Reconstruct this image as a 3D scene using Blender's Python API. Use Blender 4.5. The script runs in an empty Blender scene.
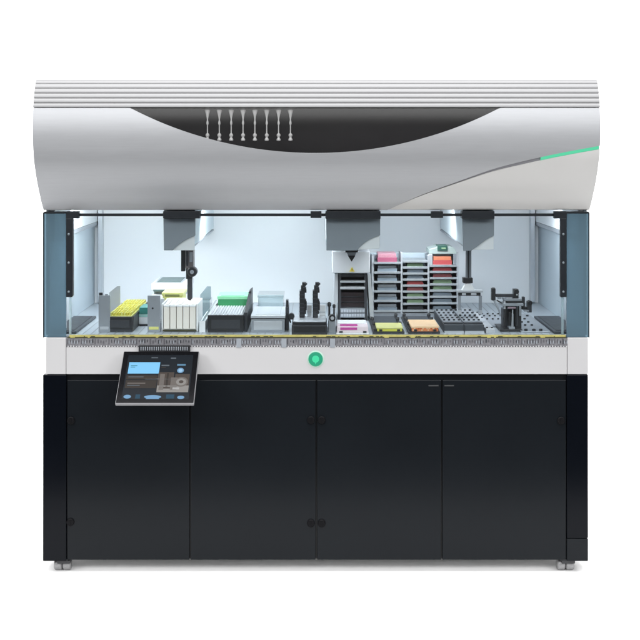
import bpy, math, random
from math import sin, cos, pi, sqrt, radians
random.seed(7)
S = bpy.context.scene
COL = S.collection
U = 0.004            # metres per unit: one unit is 4 mm, the cabinet front is the plane d = 0
CX = 316.5           # middle of the machine
DIST = 1250.0        # camera distance from the cabinet front, in units
HZ = 145.0           # horizon row
CAMZ = 428 * U       # camera 1.71 m above the floor
DECK = 191.0         # deck surface below the eye level, in units

def k_(d): return (DIST + d) / DIST
def XR(u, d=0): return (u - CX) * k_(d)
def HR(v, d=0): return (v - HZ) * k_(d)       # units below eye level
def W(x, d, h):                                # x units right, d units back, h units below eye level
    return (x * U, d * U, CAMZ - h * U)

# ------------------------------------------------------------------ materials
MATS = {}
def mat(name, col, rough=0.5, metal=0.0, var=0.06, scale=30.0, spec=0.5, coat=0.0, bump=0.0, stretch=None, alpha=None):
    if name in MATS: return MATS[name]
    m = bpy.data.materials.new(name); m.use_nodes = True
    nt = m.node_tree; b = nt.nodes['Principled BSDF']
    b.inputs['Roughness'].default_value = rough
    b.inputs['Metallic'].default_value = metal
    b.inputs['Specular IOR Level'].default_value = spec
    b.inputs['Coat Weight'].default_value = coat
    tc = nt.nodes.new('ShaderNodeTexCoord')
    mp = nt.nodes.new('ShaderNodeMapping')
    mp.inputs['Scale'].default_value = stretch or (1, 1, 1)
    nz = nt.nodes.new('ShaderNodeTexNoise'); nz.inputs['Scale'].default_value = scale; nz.inputs['Detail'].default_value = 4
    rp = nt.nodes.new('ShaderNodeMapRange')
    rp.inputs['To Min'].default_value = 1 - var; rp.inputs['To Max'].default_value = 1 + var
    mx = nt.nodes.new('ShaderNodeMix'); mx.data_type = 'RGBA'; mx.blend_type = 'MULTIPLY'; mx.inputs[0].default_value = 1
    mx.inputs[6].default_value = (*col, 1)
    L = nt.links.new
    L(tc.outputs['Object'], mp.inputs['Vector']); L(mp.outputs[0], nz.inputs['Vector'])
    L(nz.outputs['Fac'], rp.inputs['Value']); L(rp.outputs[0], mx.inputs[7])
    L(mx.outputs[2], b.inputs['Base Color'])
    rr = nt.nodes.new('ShaderNodeMapRange')
    rr.inputs['To Min'].default_value = max(0.02, rough * 0.85); rr.inputs['To Max'].default_value = min(1, rough * 1.15)
    L(nz.outputs['Fac'], rr.inputs['Value']); L(rr.outputs[0], b.inputs['Roughness'])
    if bump:
        bp = nt.nodes.new('ShaderNodeBump'); bp.inputs['Strength'].default_value = bump; bp.inputs['Distance'].default_value = 0.001
        L(nz.outputs['Fac'], bp.inputs['Height']); L(bp.outputs[0], b.inputs['Normal'])
    MATS[name] = m
    return m

def glass(name, tint, gloss=0.06, rough=0.03, milky=0.0, milk=(0.8, 0.9, 0.95)):
    if name in MATS: return MATS[name]
    m = bpy.data.materials.new(name); m.use_nodes = True
    nt = m.node_tree; nt.nodes.clear(); L = nt.links.new
    out = nt.nodes.new('ShaderNodeOutputMaterial')
    tr = nt.nodes.new('ShaderNodeBsdfTransparent'); tr.inputs[0].default_value = (*tint, 1)
    gl = nt.nodes.new('ShaderNodeBsdfGlossy'); gl.inputs['Roughness'].default_value = rough
    fr = nt.nodes.new('ShaderNodeFresnel'); fr.inputs['IOR'].default_value = 1.45
    mu = nt.nodes.new('ShaderNodeMath'); mu.operation = 'MULTIPLY'; mu.inputs[1].default_value = gloss / 0.034
    mu.use_clamp = True
    mx = nt.nodes.new('ShaderNodeMixShader')
    L(fr.outputs[0], mu.inputs[0]); L(mu.outputs[0], mx.inputs[0])
    last = tr
    if milky:
        df = nt.nodes.new('ShaderNodeBsdfDiffuse'); df.inputs[0].default_value = (*milk, 1)
        m2 = nt.nodes.new('ShaderNodeMixShader'); m2.inputs[0].default_value = milky
        L(tr.outputs[0], m2.inputs[1]); L(df.outputs[0], m2.inputs[2]); last = m2
    L(last.outputs[0], mx.inputs[1]); L(gl.outputs[0], mx.inputs[2]); L(mx.outputs[0], out.inputs[0])
    MATS[name] = m
    return m

def glow(name, col, strength):
    if name in MATS: return MATS[name]
    m = bpy.data.materials.new(name); m.use_nodes = True
    b = m.node_tree.nodes['Principled BSDF']
    b.inputs['Base Color'].default_value = (*[c * 0.08 for c in col], 1)
    b.inputs['Emission Color'].default_value = (*col, 1); b.inputs['Emission Strength'].default_value = strength
    b.inputs['Roughness'].default_value = 0.35; b.inputs['Specular IOR Level'].default_value = 0.12
    MATS[name] = m
    return m

SILVER = mat('brushed_silver_paint', (0.335, 0.342, 0.357), 0.43, 0.33, 0.055, 9, stretch=(1, 8, 22))
RIBM   = mat('ribbed_silver', (0.235, 0.235, 0.24), 0.5, 0.1, 0.02, 12, stretch=(1, 6, 14))
LPANEL = mat('warm_grey_panel', (0.50, 0.495, 0.487), 0.45, 0.1, 0.02, 10)
SEAM   = mat('grey_seam', (0.22, 0.22, 0.24), 0.5)
APRON  = mat('pale_grey_enamel', (0.40, 0.398, 0.405), 0.45, 0, 0.02, 9)
BLACK  = mat('black_cabinet', (0.005, 0.006, 0.008), 0.35, 0, 0.10, 5, spec=0.3)
DOOR   = mat('satin_black_door', (0.0060, 0.0075, 0.0095), 0.24, 0, 0.14, 3, spec=0.14, bump=0.02)
PILLARL= mat('gloss_black_pillar', (0.0015, 0.0023, 0.0042), 0.22, 0, 0.1, 6, spec=0.13)
DARK   = mat('dark_plastic', (0.018, 0.019, 0.022), 0.4, 0, 0.15, 40)
DARKM  = mat('dark_rail', (0.007, 0.010, 0.014), 0.38, 0.2, 0.15, 40)
CHAR   = mat('charcoal_plastic', (0.032, 0.035, 0.042), 0.45, 0, 0.12, 60)
SLATE  = mat('slate_tray', (0.052, 0.060, 0.072), 0.45, 0.1, 0.1, 60)
GREY   = mat('mid_grey_metal', (0.34, 0.37, 0.41), 0.35, 0.4, 0.06, 50)
LGREY  = mat('light_grey_metal', (0.55, 0.58, 0.62), 0.35, 0.4, 0.05, 50)
ALU    = mat('aluminium', (0.66, 0.69, 0.72), 0.3, 0.6, 0.05, 60)
WHITE  = mat('white_plastic', (0.78, 0.80, 0.82), 0.4, 0, 0.03, 40)
CREAM  = mat('cream_trough', (0.80, 0.76, 0.70), 0.4, 0, 0.04, 60)
WALL   = mat('inner_wall', (0.80, 0.825, 0.85), 0.45, 0, 0.02, 3)
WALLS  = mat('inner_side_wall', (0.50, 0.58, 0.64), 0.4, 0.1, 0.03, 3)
DECKM  = mat('deck_metal', (0.48, 0.53, 0.58), 0.35, 0.3, 0.05, 20)
COVER  = mat('grey_arm_cover', (0.20, 0.23, 0.26), 0.42, 0.1, 0.04, 20)
BEAM   = mat('pale_arm_beam', (0.62, 0.70, 0.75), 0.4, 0.1, 0.03, 10)

YELLOW = mat('yellow_tips', (0.66, 0.60, 0.10), 0.4, 0, 0.15, 90)
YPALE  = mat('pale_yellow_plastic', (0.66, 0.66, 0.22), 0.4, 0, 0.12, 90)
TIPG   = mat('grey_tips', (0.62, 0.64, 0.68), 0.4, 0, 0.12, 120)
GREEN  = mat('green_lid', (0.04, 0.33, 0.12), 0.35, 0, 0.1, 60)
LGREEN = mat('pale_green_lid', (0.25, 0.62, 0.36), 0.35, 0, 0.1, 60)
TEAL   = mat('teal_block', (0.04, 0.22, 0.20), 0.35, 0, 0.1, 60)
PTEAL  = mat('pale_teal', (0.35, 0.60, 0.56), 0.35, 0, 0.1, 60)
SLOTG  = mat('grey_green_slot', (0.10, 0.15, 0.15), 0.4, 0, 0.1, 60)
PINK   = mat('pink_plate', (0.38, 0.10, 0.17), 0.4, 0, 0.25, 150)
RED    = mat('red_plate', (0.46, 0.075, 0.08), 0.4, 0, 0.2, 150)
MAROON = mat('dark_red_plate', (0.30, 0.08, 0.085), 0.4, 0, 0.2, 150)
SAGE   = mat('sage_plate', (0.25, 0.37, 0.22), 0.4, 0, 0.15, 120)
STEELB = mat('blue_grey_plate', (0.24, 0.29, 0.34), 0.4, 0, 0.15, 120)
PALEP  = mat('pale_pink_white', (0.78, 0.68, 0.72), 0.4, 0, 0.05, 80)
MAGEN  = mat('magenta_strip', (0.50, 0.07, 0.32), 0.4, 0, 0.2, 150)
ORANGE = mat('orange_wells', (0.72, 0.26, 0.10), 0.4, 0, 0.3, 160)
PEACH  = mat('peach_lid', (0.80, 0.56, 0.34), 0.4, 0, 0.12, 60)
LIME   = mat('lime_box', (0.56, 0.56, 0.08), 0.4, 0, 0.1, 60)
LIMEP  = mat('pale_lime_lid', (0.66, 0.66, 0.26), 0.4, 0, 0.1, 60)
STRIPG = mat('track_grey', (0.15, 0.15, 0.163), 0.5, 0.1, 0.35, 110)
OLIVE  = mat('olive_edge', (0.35, 0.32, 0.11), 0.3, 0, 0.3, 60)
OLIVED = mat('dark_olive', (0.05, 0.048, 0.022), 0.4, 0, 0.3, 90)
CHROME = mat('caster_metal', (0.25, 0.25, 0.255), 0.4, 0.3, 0.3, 120)
FRAME  = mat('tablet_frame', (0.20, 0.20, 0.21), 0.35, 0.4, 0.05, 40)
PIPW   = mat('pipette_white', (0.80, 0.80, 0.80), 0.4, 0, 0.1, 80)
SCREWM = mat('screw_steel', (0.14, 0.17, 0.19), 0.4, 0.4, 0.1, 90)
PANE   = glass('clear_pane', (0.965, 0.985, 0.99), 0.02, 0.04)
BLUE   = glass('blue_side_glass', (0.46, 0.60, 0.68), 0.06, 0.05, 0.58, (0.11, 0.18, 0.23))
TINT   = glass('tinted_pane', (0.90, 0.90, 0.90), 0.020, 0.26)
CLEAR  = glass('clear_plastic', (0.86, 0.93, 0.95), 0.06, 0.1, 0.35, (0.62, 0.76, 0.80))
TCLEAR = glass('teal_clear_plastic', (0.68, 0.76, 0.78), 0.06, 0.1, 0.35, (0.32, 0.40, 0.43))
BACKM  = mat('white_sweep', (0.88, 0.88, 0.88), 0.8, 0, 0.0, 1, spec=0.1)

# ------------------------------------------------------------------ mesh helper
class MB:
    def __init__(s): s.v = []; s.f = []; s.m = []; s.mats = []; s.sm = []
    def mi(s, m):
        if m not in s.mats: s.mats.append(m)
        return s.mats.index(m)
    def add(s, vs, fs, m, smooth=False):
        o = len(s.v); s.v += [tuple(p) for p in vs]
        i = s.mi(m)
        for f in fs: s.f.append(tuple(o + a for a in f)); s.m.append(i); s.sm.append(smooth)
    def box(s, x0, x1, d0, d1, h0, h1, m):      # units; h0 above h1 (h grows downward)
        vs = [W(x, d, h) for h in (h1, h0) for d in (d0, d1) for x in (x0, x1)]
        s.add(vs, [(0, 2, 3, 1), (4, 5, 7, 6), (0, 1, 5, 4), (2, 6, 7, 3), (0, 4, 6, 2), (1, 3, 7, 5)], m)
        return s
    def ibox(s, u0, u1, v0, v1, d0, d1, m):      # rectangle read at depth d0, run back to d1
        return s.box(XR(u0, d0), XR(u1, d0), d0, d1, HR(v0, d0), DECK if v1 is None else HR(v1, d0), m)
    def hexa(s, bot, top, m):                    # 4 bottom + 4 top points (x, d, h), counter-clockwise from above
        vs = [W(*p) for p in bot] + [W(*p) for p in top]
        s.add(vs, [(3, 2, 1, 0), (4, 5, 6, 7)] + [(i, (i + 1) % 4, 4 + (i + 1) % 4, 4 + i) for i in range(4)], m)
        return s
    def prism(s, pts, d0, d1, m):                # outline in (x, h), run from d0 back to d1
        n = len(pts)
        a = sum(pts[i][0] * pts[(i + 1) % n][1] - pts[(i + 1) % n][0] * pts[i][1] for i in range(n))
        if a > 0: pts = pts[::-1]
        vs = [W(x, d0, h) for x, h in pts] + [W(x, d1, h) for x, h in pts]
        s.add(vs, [tuple(range(n)), tuple(range(2 * n - 1, n - 1, -1))] + [((i + 1) % n, i, n + i, n + (i + 1) % n) for i in range(n)], m)
        return s
    def xprism(s, pts, x0, x1, m):               # outline in (d, h), run from x0 to x1
        n = len(pts)
        vs = [W(x0, d, h) for d, h in pts] + [W(x1, d, h) for d, h in pts]
        s.add(vs, [tuple(range(n)), tuple(range(2 * n - 1, n - 1, -1))] + [((i + 1) % n, i, n + i, n + (i + 1) % n) for i in range(n)], m)
        return s
    def lathe(s, x, d, prof, m, axis='h', n=14, smooth=True):   # prof: list of (radius, offset along the axis)
        vs = []; fs = []
        for r, t in prof:
            for i in range(n):
                a = 2 * pi * i / n
                if axis == 'h': vs.append(W(x + r * cos(a), d + r * sin(a), t))
                elif axis == 'd': vs.append(W(x + r * cos(a), t, d + r * sin(a)))      # here d is h
                else: vs.append(W(t, x + r * cos(a), d + r * sin(a)))                  # here x is d, d is h
        for j in range(len(prof) - 1):
            for i in range(n):
                fs.append((j * n + i, j * n + (i + 1) % n, (j + 1) * n + (i + 1) % n, (j + 1) * n + i))
        fs.append(tuple(range(n))[::-1]); fs.append(tuple(range((len(prof) - 1) * n, len(prof) * n)))
        s.add(vs, fs, m, smooth)
        return s
    def cyl(s, x, d, h0, h1, r, m, axis='h', n=14):
        return s.lathe(x, d, [(r, h1), (r, h0)], m, axis, n)
    def tube(s, p, q, r, m, n=8, r2=None):
        from mathutils import Vector
        a = Vector(W(*p)); b = Vector(W(*q)); t = (b - a).normalized()
        e = Vector((0, 0, 1)) if abs(t.z) < 0.9 else Vector((1, 0, 0))
        x = t.cross(e).normalized(); y = t.cross(x)
        r2 = r if r2 is None else r2
        vs = [a + (x * cos(2 * pi * i / n) + y * sin(2 * pi * i / n)) * r * U for i in range(n)] + \
             [b + (x * cos(2 * pi * i / n) + y * sin(2 * pi * i / n)) * r2 * U for i in range(n)]
        s.add(vs, [tuple(range(n)), tuple(range(2 * n - 1, n - 1, -1))] + [((i + 1) % n, i, n + i, n + (i + 1) % n) for i in range(n)], m, True)
        return s
    def build(s, name, parent=None, bevel=0.0, seg=2):
        org = ORG.get(parent.name, (0, 0, 0)) if parent else (0, 0, 0)
        me = bpy.data.meshes.new(name)
        me.from_pydata([(p[0] - org[0], p[1] - org[1], p[2] - org[2]) for p in s.v], [], s.f)
        for m in s.mats: me.materials.append(m)
        for p, i, sm in zip(me.polygons, s.m, s.sm): p.material_index = i; p.use_smooth = sm
        import bmesh
        bm = bmesh.new(); bm.from_mesh(me); bmesh.ops.recalc_face_normals(bm, faces=bm.faces); bm.to_mesh(me); bm.free()
        o = bpy.data.objects.new(name, me); COL.objects.link(o)
        if parent:
            o.parent = parent; ORG[o.name] = org
        if any(s.sm): 
            try: me.set_sharp_from_angle(angle=radians(40))
            except Exception: pass
        if bevel:
            b = o.modifiers.new('bevel', 'BEVEL'); b.width = bevel * U; b.segments = seg; b.limit_method = 'ANGLE'; b.angle_limit = radians(50)
        return o
ORG = {}
def thing(name, label, cat, x, d, h=DECK, group=None):
    o = bpy.data.objects.new(name, None); COL.objects.link(o); o.empty_display_size = 0.05
    o.location = W(x, d, h); ORG[o.name] = W(x, d, h)
    tag(o, label, cat, group); return o
def tag(o, label, cat, group=None):
    o['label'] = label; o['category'] = cat
    if group: o['group'] = group
    return o
def dup(root, dx, dd, dh=0, label=None):
    r = root.copy(); COL.objects.link(r)
    r.location = (root.location[0] + dx * U, root.location[1] + dd * U, root.location[2] - dh * U)
    if label: r['label'] = label
    for ch in root.children:
        c = ch.copy(); COL.objects.link(c); c.parent = r
        for g in ch.children:
            e = g.copy(); COL.objects.link(e); e.parent = c
    return r
def dup_part(o, dx, dd, dh=0):
    c = o.copy(); COL.objects.link(c); c.location = (o.location[0] + dx * U, o.location[1] + dd * U, o.location[2] - dh * U)
    ORG[c.name] = ORG.get(o.name, (0, 0, 0))
    for g in o.children:
        e = g.copy(); COL.objects.link(e); e.parent = c
    return c

# ------------------------------------------------------------------ setting: white studio sweep
mb = MB()
prof = [(-280, 428)]
prof += [(620, 428)]
for i in range(1, 13):
    a = pi / 2 * i / 12
    prof.append((620 + 260 * sin(a), 428 - 260 * (1 - cos(a))))
prof.append((880, -900))
XW = 1900
vs = []
for d, h in prof: vs += [W(-XW, d, h), W(XW, d, h)]
mb.add(vs, [(2 * i, 2 * i + 1, 2 * i + 3, 2 * i + 2) for i in range(len(prof) - 1)], BACKM, True)
bd = mb.build('backdrop'); bd['kind'] = 'structure'

# ------------------------------------------------------------------ the machine
M = thing('liquid_handling_robot', 'tall silver and black laboratory robot with glass fronted deck on black cabinet', 'lab machine', 0, 130, 428)

# hood profile: depth as a smooth function of the row it is seen at
PP = [(80, -32), (84, -36.5), (95, -42), (108, -46), (130, -48), (150, -45.5), (162, -41.5), (175, -34), (185, -26.5), (195, -17), (203, -9), (210, 0)]
def hd(v):
    if v <= PP[0][0]: return PP[0][1]
    if v >= PP[-1][0]: return PP[-1][1]
    for i in range(len(PP) - 1):
        if PP[i][0] <= v <= PP[i + 1][0]: break
    p1, p2 = PP[i], PP[i + 1]; p0 = PP[max(i - 1, 0)]; p3 = PP[min(i + 2, len(PP) - 1)]
    t = (v - p1[0]) / (p2[0] - p1[0])
    m1 = (p2[1] - p0[1]) / (p2[0] - p0[0]) * (p2[0] - p1[0]); m2 = (p3[1] - p1[1]) / (p3[0] - p1[0]) * (p2[0] - p1[0])
    return (2*t**3 - 3*t*t + 1) * p1[1] + (t**3 - 2*t*t + t) * m1 + (-2*t**3 + 3*t*t) * p2[1] + (t**3 - t*t) * m2
def hpt(x, v, off):
    d = hd(v); h = HR(v, d)
    a, b = max(80, v - 0.6), min(210, v + 0.6)
    dd = hd(b) - hd(a); dh = HR(b, hd(b)) - HR(a, hd(a)); l = sqrt(dd * dd + dh * dh)
    nd, nh = -dh / l, dd / l                       # outward: to the front
    return W(x, d + nd * off, h + nh * off)
def patch(mb, x0, x1, top, bot, m, nx=160, nv=28, off=lambda x, v: 0.0, thick=1.6):
    outer, inner = [], []
    for i in range(nx + 1):
        x = x0 + (x1 - x0) * i / nx
        a, b = top(x), bot(x)
        for j in range(nv + 1):
            v = a + (b - a) * j / nv; o = off(x, v)
            outer.append(hpt(x, v, o)); inner.append(hpt(x, v, o - thick))
    n = (nx + 1) * (nv + 1); w = nv + 1
    fs = []
    for i in range(nx):
        for j in range(nv):
            q = (i * w + j, i * w + j + 1, (i + 1) * w + j + 1, (i + 1) * w + j)
            fs.append(q); fs.append(tuple(n + t for t in reversed(q)))
    for i in range(nx):
        a, b = i * w, (i + 1) * w
        fs.append((a, b, n + b, n + a)); a += nv; b += nv; fs.append((b, a, n + a, n + b))
    for j in range(nv):
        fs.append((j + 1, j, n + j, n + j + 1)); a = nx * w + j; fs.append((a, a + 1, n + a + 1, n + a))
    mb.add(outer + inner, fs, m, True)
HWID = 273.0
def seen(x, v): return CX + x / k_(hd(v))
def arc(u):
    t = abs(u - 315.0) / 184.0
    if t >= 1: return 108.0
    R = 398.6; s = u - 315.0
    return 108.0 + (45.3 - (R - sqrt(R * R - s * s)))
CP = [(380, 213.5), (386, 210.8), (420, 195.6), (460, 180.8), (495, 168.6), (540, 157.4), (570, 151.2), (610, 144)]
def curve(u):
    if u <= CP[0][0]: return 213.5
    for a, b in zip(CP, CP[1:]):
        if a[0] <= u <= b[0]:
            i = CP.index(a); p0 = CP[max(i-1, 0)]; p3 = CP[min(i+2, len(CP)-1)]
            t = (u - a[0]) / (b[0] - a[0]); w = b[0] - a[0]
            m1 = (b[1]-p0[1])/(b[0]-p0[0])*w; m2 = (p3[1]-a[1])/(p3[0]-a[0])*w
            return (2*t**3-3*t*t+1)*a[1] + (t**3-2*t*t+t)*m1 + (-2*t**3+3*t*t)*b[1] + (t**3-t*t)*m2
    return CP[-1][1]
def vcurve(x):
    v = 170
    for _ in range(4): v = min(210.0, curve(seen(x, v)))
    return v
def varc(x):
    v = 120
    for _ in range(4): v = arc(seen(x, v))
    return max(108.0, v)
def sth(x):       # thickness of the seam strip
    u = seen(x, 165)
    return max(0.0, min(3.6, (u - 386) / 134 * 3.6))
mb = MB()
patch(mb, -HWID, HWID, varc, vcurve, SILVER, nx=240, nv=34)
capp = [(hd(v) + 1.7, HR(v, hd(v))) for v in [80 + 130 * i / 40 for i in range(41)]]
for x0, x1 in ((-HWID + 0.4, -HWID + 3), (HWID - 3, HWID - 0.4)):
    mb.xprism(capp + [(275, HR(210, 0)), (275, capp[0][1])], x0, x1, SILVER)
mb.box(-HWID + 3, HWID - 3, -30, 275, capp[0][1] + 0.3, capp[0][1] + 3, SILVER)
mb.box(-HWID + 3, HWID - 3, 271, 275, capp[0][1] + 3.2, 62, SILVER)
hood = mb.build('hood', M)
def rib(x, v):
    p = ((v - 79.2) % 4.9) / 4.9
    return 0.75 * (sin(pi * min(1, p / 0.82)) ** 0.5 if p < 0.82 else -0.55)
mb = MB(); patch(mb, -HWID, HWID, lambda x: 80, lambda x: 107.2, RIBM, nx=4, nv=150, off=rib); mb.build('louvre', hood)
xs = XR(387, -3)
mb = MB(); patch(mb, xs, HWID, lambda x: min(210, vcurve(x) + sth(x)), lambda x: 210.0, LPANEL, nx=120, nv=20, off=lambda x, v: -0.5); mb.build('lower_panel', hood)
xg = XR(541, -44)
mb = MB(); patch(mb, xs, xg, lambda x: vcurve(x) - 0.2, lambda x: min(210, vcurve(x) + sth(x) + .2), SEAM, nx=60, nv=2, off=lambda x, v: -1.5); mb.build('seam_strip', hood)
GRN = glow('mint_light', (0.11, 0.62, 0.36), 1.0)
mb = MB(); patch(mb, xg, HWID - 1, lambda x: vcurve(x) + 0.1, lambda x: vcurve(x) + sth(x) - 0.3, GRN, nx=30, nv=3, off=lambda x, v: -0.5); mb.build('light_strip', hood)
xa, xb = XR(131.5, -46), XR(498.5, -46)
mb = MB(); patch(mb, xa, xb, lambda x: 108.0, varc, TINT, nx=140, nv=10, off=lambda x, v: -0.7, thick=0.8); mb.build('viewing_window', hood)
mb = MB()
LIN = mat('window_lining', (0.015, 0.013, 0.016), 0.6, 0, 0.1, 20)
mb.box(xa - 6, xb + 6, -4, -2, HR(105, -4), HR(158, -4), LIN)
mb.box(xa - 6, xb + 6, -44.5, -4, HR(106.8, -45), HR(107.6, -45), LIN)
mb.build('window_lining', hood)
pip = None
for i in range(8):
    if i == 0:
        p = MB(); d = -36; x = XR(207.5, d); H = lambda v: HR(v, d)
        p.lathe(x, d, [(2.4, H(109.6)), (2.6, H(110.4)), (2.2, H(112)), (1.5, H(114.5)), (0.8, H(118)), (0.55, H(120)), (1.15, H(122.5)), (1.15, H(124)), (0.6, H(125)), (0.6, H(133.2)), (1.7, H(134)), (2.0, H(135.5)), (1.0, H(137.4)), (2.1, H(139.4)), (1.9, H(140.6)), (0.5, H(141))][::-1], PIPW)
        pip = p.build('pipette_channel', hood)
    else:
        dup_part(pip, 11.85 * i * k_(-36), 0)

# ---------------------------------------------------------------- cabinet
mb = MB()
mb.box(-271, 271, 4, 275, HR(374.4), HR(560), BLACK)
cab = mb.build('cabinet', M, 0.6)
mb = MB(); mb.box(-268, 268, 8, 272, HR(560) + .05, HR(560) + 1.0, mat('bounce_white', (0.78, 0.78, 0.78), 0.5)); mb.build('bounce_plate', cab)  # unseen pale reflector, added to bounce light onto the floor beneath
LOCKM = mat('lock_black', (0.003, 0.003, 0.004), 0.5, 0, 0.1, 40, spec=0.12)
def door(u0, u1, locks, label_bar=None):
    m = MB(); m.box(XR(u0), XR(u1), 0, 3.6, HR(380), HR(560), DOOR)
    o = m.build('door', cab, 0.7)
    for lu, lv in locks:
        q = MB(); x = XR(lu); h = HR(lv)
        q.lathe(x, h, [(3.9, 0.3), (3.9, -1.2), (3.2, -2.0), (1.0, -2.1)], LOCKM, 'd', 18)
        q.box(x - 0.5, x + 0.5, -2.6, -2.0, h - 2.2, h + 2.2, LOCKM)
        q.build('lock', o)
    if label_bar:
        q = MB(); q.box(XR(label_bar[0]), XR(label_bar[1]), -0.35, 0.2, HR(385), HR(386.3), mat('dim_mark', (0.035, 0.037, 0.04), 0.5)); q.build('edge_mark', o)
door(67.2, 189.3, [(71, 420.5), (70.5, 522)])
door(190.7, 315.6, [(311, 420), (311, 523)])
door(317.2, 441.1, [(321.6, 420), (321.6, 523)], (428.5, 438.5))
door(442.6, 566, [(561, 420.5)], (444.5, 454))
for u0, u1 in ((43, 66.4), (566.8, 588)):
    m = MB(); m.box(XR(u0), XR(u1), -0.8, 30, HR(374.5), HR(538 if u0 > 300 else 561), PILLARL)
    if u0 > 300: m.box(XR(u0), XR(u1), -0.8, 30, HR(538.4), HR(561), DOOR)
    m.build('corner_pillar', cab, 0.8)
# casters
def caster(u, d):
    x = XR(u)
    m = MB(); m.box(x - 6, x + 6, d - 5, d + 8, 415.2, 416.6, DARKM); m.box(x - 4.5, x + 8.6, d - 5.2, d + 7, 416.6, 419.4, DARK)
    m.box(x - 0.45, x + 0.45, d - 2, d + 6, 419, 425, DARK)
    o = m.build('caster', M)
    w = MB(); 
    for sx in (-8.4, 0.5):
        w.lathe(d + 2, 422.2, [(2.0, x + sx), (4.6, x + sx), (5.6, x + sx + .9), (5.75, x + sx + 2.4), (5.75, x + sx + 5.4), (5.6, x + sx + 7.0), (4.6, x + sx + 7.9), (2.0, x + sx + 7.9)], CHROME, 'x', 28)
    w.build('wheel', o)
    return o
caster(61, 8); caster(567, 8); caster(61, 250); caster(567, 250)
# ---------------------------------------------------------------- apron band, track scale, deck
mb = MB(); mb.box(-250, 250.3, -1.2, 2, HR(347), HR(374), APRON)
apron = mb.build('front_apron', M, 0.5)
for u0, u1 in ((46, 66.1), (567.2, 588)):
    m = MB(); m.box(XR(u0), XR(u1), -1.2, 14, HR(337.5), HR(374), APRON); m.build('apron_end', apron, 0.6)
mb = MB(); mb.box(-269.5, 269.5, 3, 275, DECK, HR(373.6), DECKM)
deck = mb.build('deck', M)
for i in range(46):       # grooves between the carrier tracks, kept inside the deck part
    pass
gm = MB(); 
for i in range(60):
    x = -236 + 8 * i
    gm.box(x - 0.45, x + 0.45, 6, 258, DECK - 0.25, DECK + 0.4, GREY)
gm.build('track_groove', deck)
TICK = mat('track_tick', (0.075, 0.075, 0.085), 0.5)
mb = MB()
mb.box(-250, 250.3, -0.6, 2.8, HR(338.2), HR(346.6), STRIPG)
x = -249; i = 0
while x < 249:            # scale ticks and little teeth along the lower edge
    mb.box(x, x + random.uniform(.5, 1.1), -1.1, -0.6, HR(random.uniform(338.9, 340.4) if i % 5 else 338.6), HR(random.uniform(341.6, 343.4) if i % 5 else 344.0), TICK if random.random() < .75 else CHAR)
    mb.box(x + 0.3, x + 1.5, -1.5, -0.6, HR(random.uniform(345.2, 346.1)), HR(347.1), APRON)
    if random.random() < 0.45: mb.box(x + 1.2, x + 2.3, -1.0, -0.6, HR(340.5), HR(343.5), GREY)
    x += 2.75; i += 1
for gx in (-78, -33, 15.5):  # light reflecting off the strip, put in as paler grey blocks
    mb.box(gx - 2, gx + 3, -1.8, -0.6, HR(338.4), HR(347.2), GREY)
mb.build('track_scale', M)
mb = MB(); mb.box(-247, 249, -0.9, 2.4, HR(334.9), HR(336.6), OLIVE); mb.box(-249, 249.5, -0.7, 2.6, HR(336.75), HR(338.1), OLIVED)
x = -246
while x < 244:
    w_ = random.uniform(1.0, 5.0)
    if random.random() < .5: mb.box(x, x + w_, -1.1, -0.72, HR(336.0), HR(337.6), random.choice((OLIVED, OLIVE, OLIVED)))
    x += w_ + random.uniform(.5, 4)
mb.build('pane_edge', M)
mb = MB(); mb.box(-246, 248.5, 0.2, 1.4, HR(217.5), HR(334.8), PANE); mb.build('front_pane', M)
# ---------------------------------------------------------------- enclosure
mb = MB(); mb.box(-268, 268, 261, 266, -62, DECK - .2, WALL); mb.build('back_wall', M)
for s in (-1, 1):
    m = MB(); a, b = (-271.5, -268.2) if s < 0 else (268.2, 271.5)
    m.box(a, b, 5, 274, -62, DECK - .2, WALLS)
    a, b = (-268, -263) if s < 0 else (263, 268)
    m.box(a, b, 6, 260, 92, 96.5, GREY)
    m.box(a, b, 6, 260, -62, 91.8, WALL)
    a, b = (-267.8, -262.5) if s < 0 else (262.5, 267.8)
    m.build('side_wall', M, 0.4)
    t = MB(); a, b = (-267.5, -243) if s < 0 else (240, 267.5)
    t.box(a, b, 14, 128, DECK - 2.6, DECK - .3, SLATE)
    t.box(a + 3, b - 3, 20, 122, DECK - 3.2, DECK - 2.6, CHAR)
    t.build('side_tray', M, 0.4)
    c = MB(); a, b = (-262, -257) if s < 0 else (257, 262)
    c.box(a, b, 248, 260.5, -62, DECK - 3, LGREY); c.build('corner_post', M, 0.4)
mb = MB(); mb.box(-269, 269, 3, 270, 62, 65, WHITE); mb.build('ceiling', M)
for u0, u1 in ((43.6, 66.2), (566.6, 588.8)):
    m = MB(); m.box(XR(u0), XR(u1), 0, 3, HR(213.5), HR(337.3), BLUE)
    o = m.build('side_window', M, 0.3)
    e = MB(); ex = (43, 43.9) if u0 < 300 else (588.5, 589.4)
    e.box(XR(ex[0]), XR(ex[1]), -0.5, 4.5, HR(212.6), HR(337.5), DARKM)
    e.box(XR(u0 + .4), XR(u1), -0.4, 4.3, HR(211.6), HR(213.4), DARKM)
    e.build('window_frame', o)
rail = MB(); rail.box(XR(66), XR(567), 1.6, 4.4, HR(213.6), HR(216.4), DARKM)
rail = rail.build('top_rail', M, 0.3)
for u0, u1, v1 in ((66.2, 79, 218.5), (310.5, 321.5, 218), (431, 443, 218), (554, 566.6, 218.5)):
    m = MB(); m.box(XR(u0), XR(u1), -1.6, 6, HR(211.4), HR(v1), DARKM); m.build('rail_block', rail, 0.5)
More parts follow.
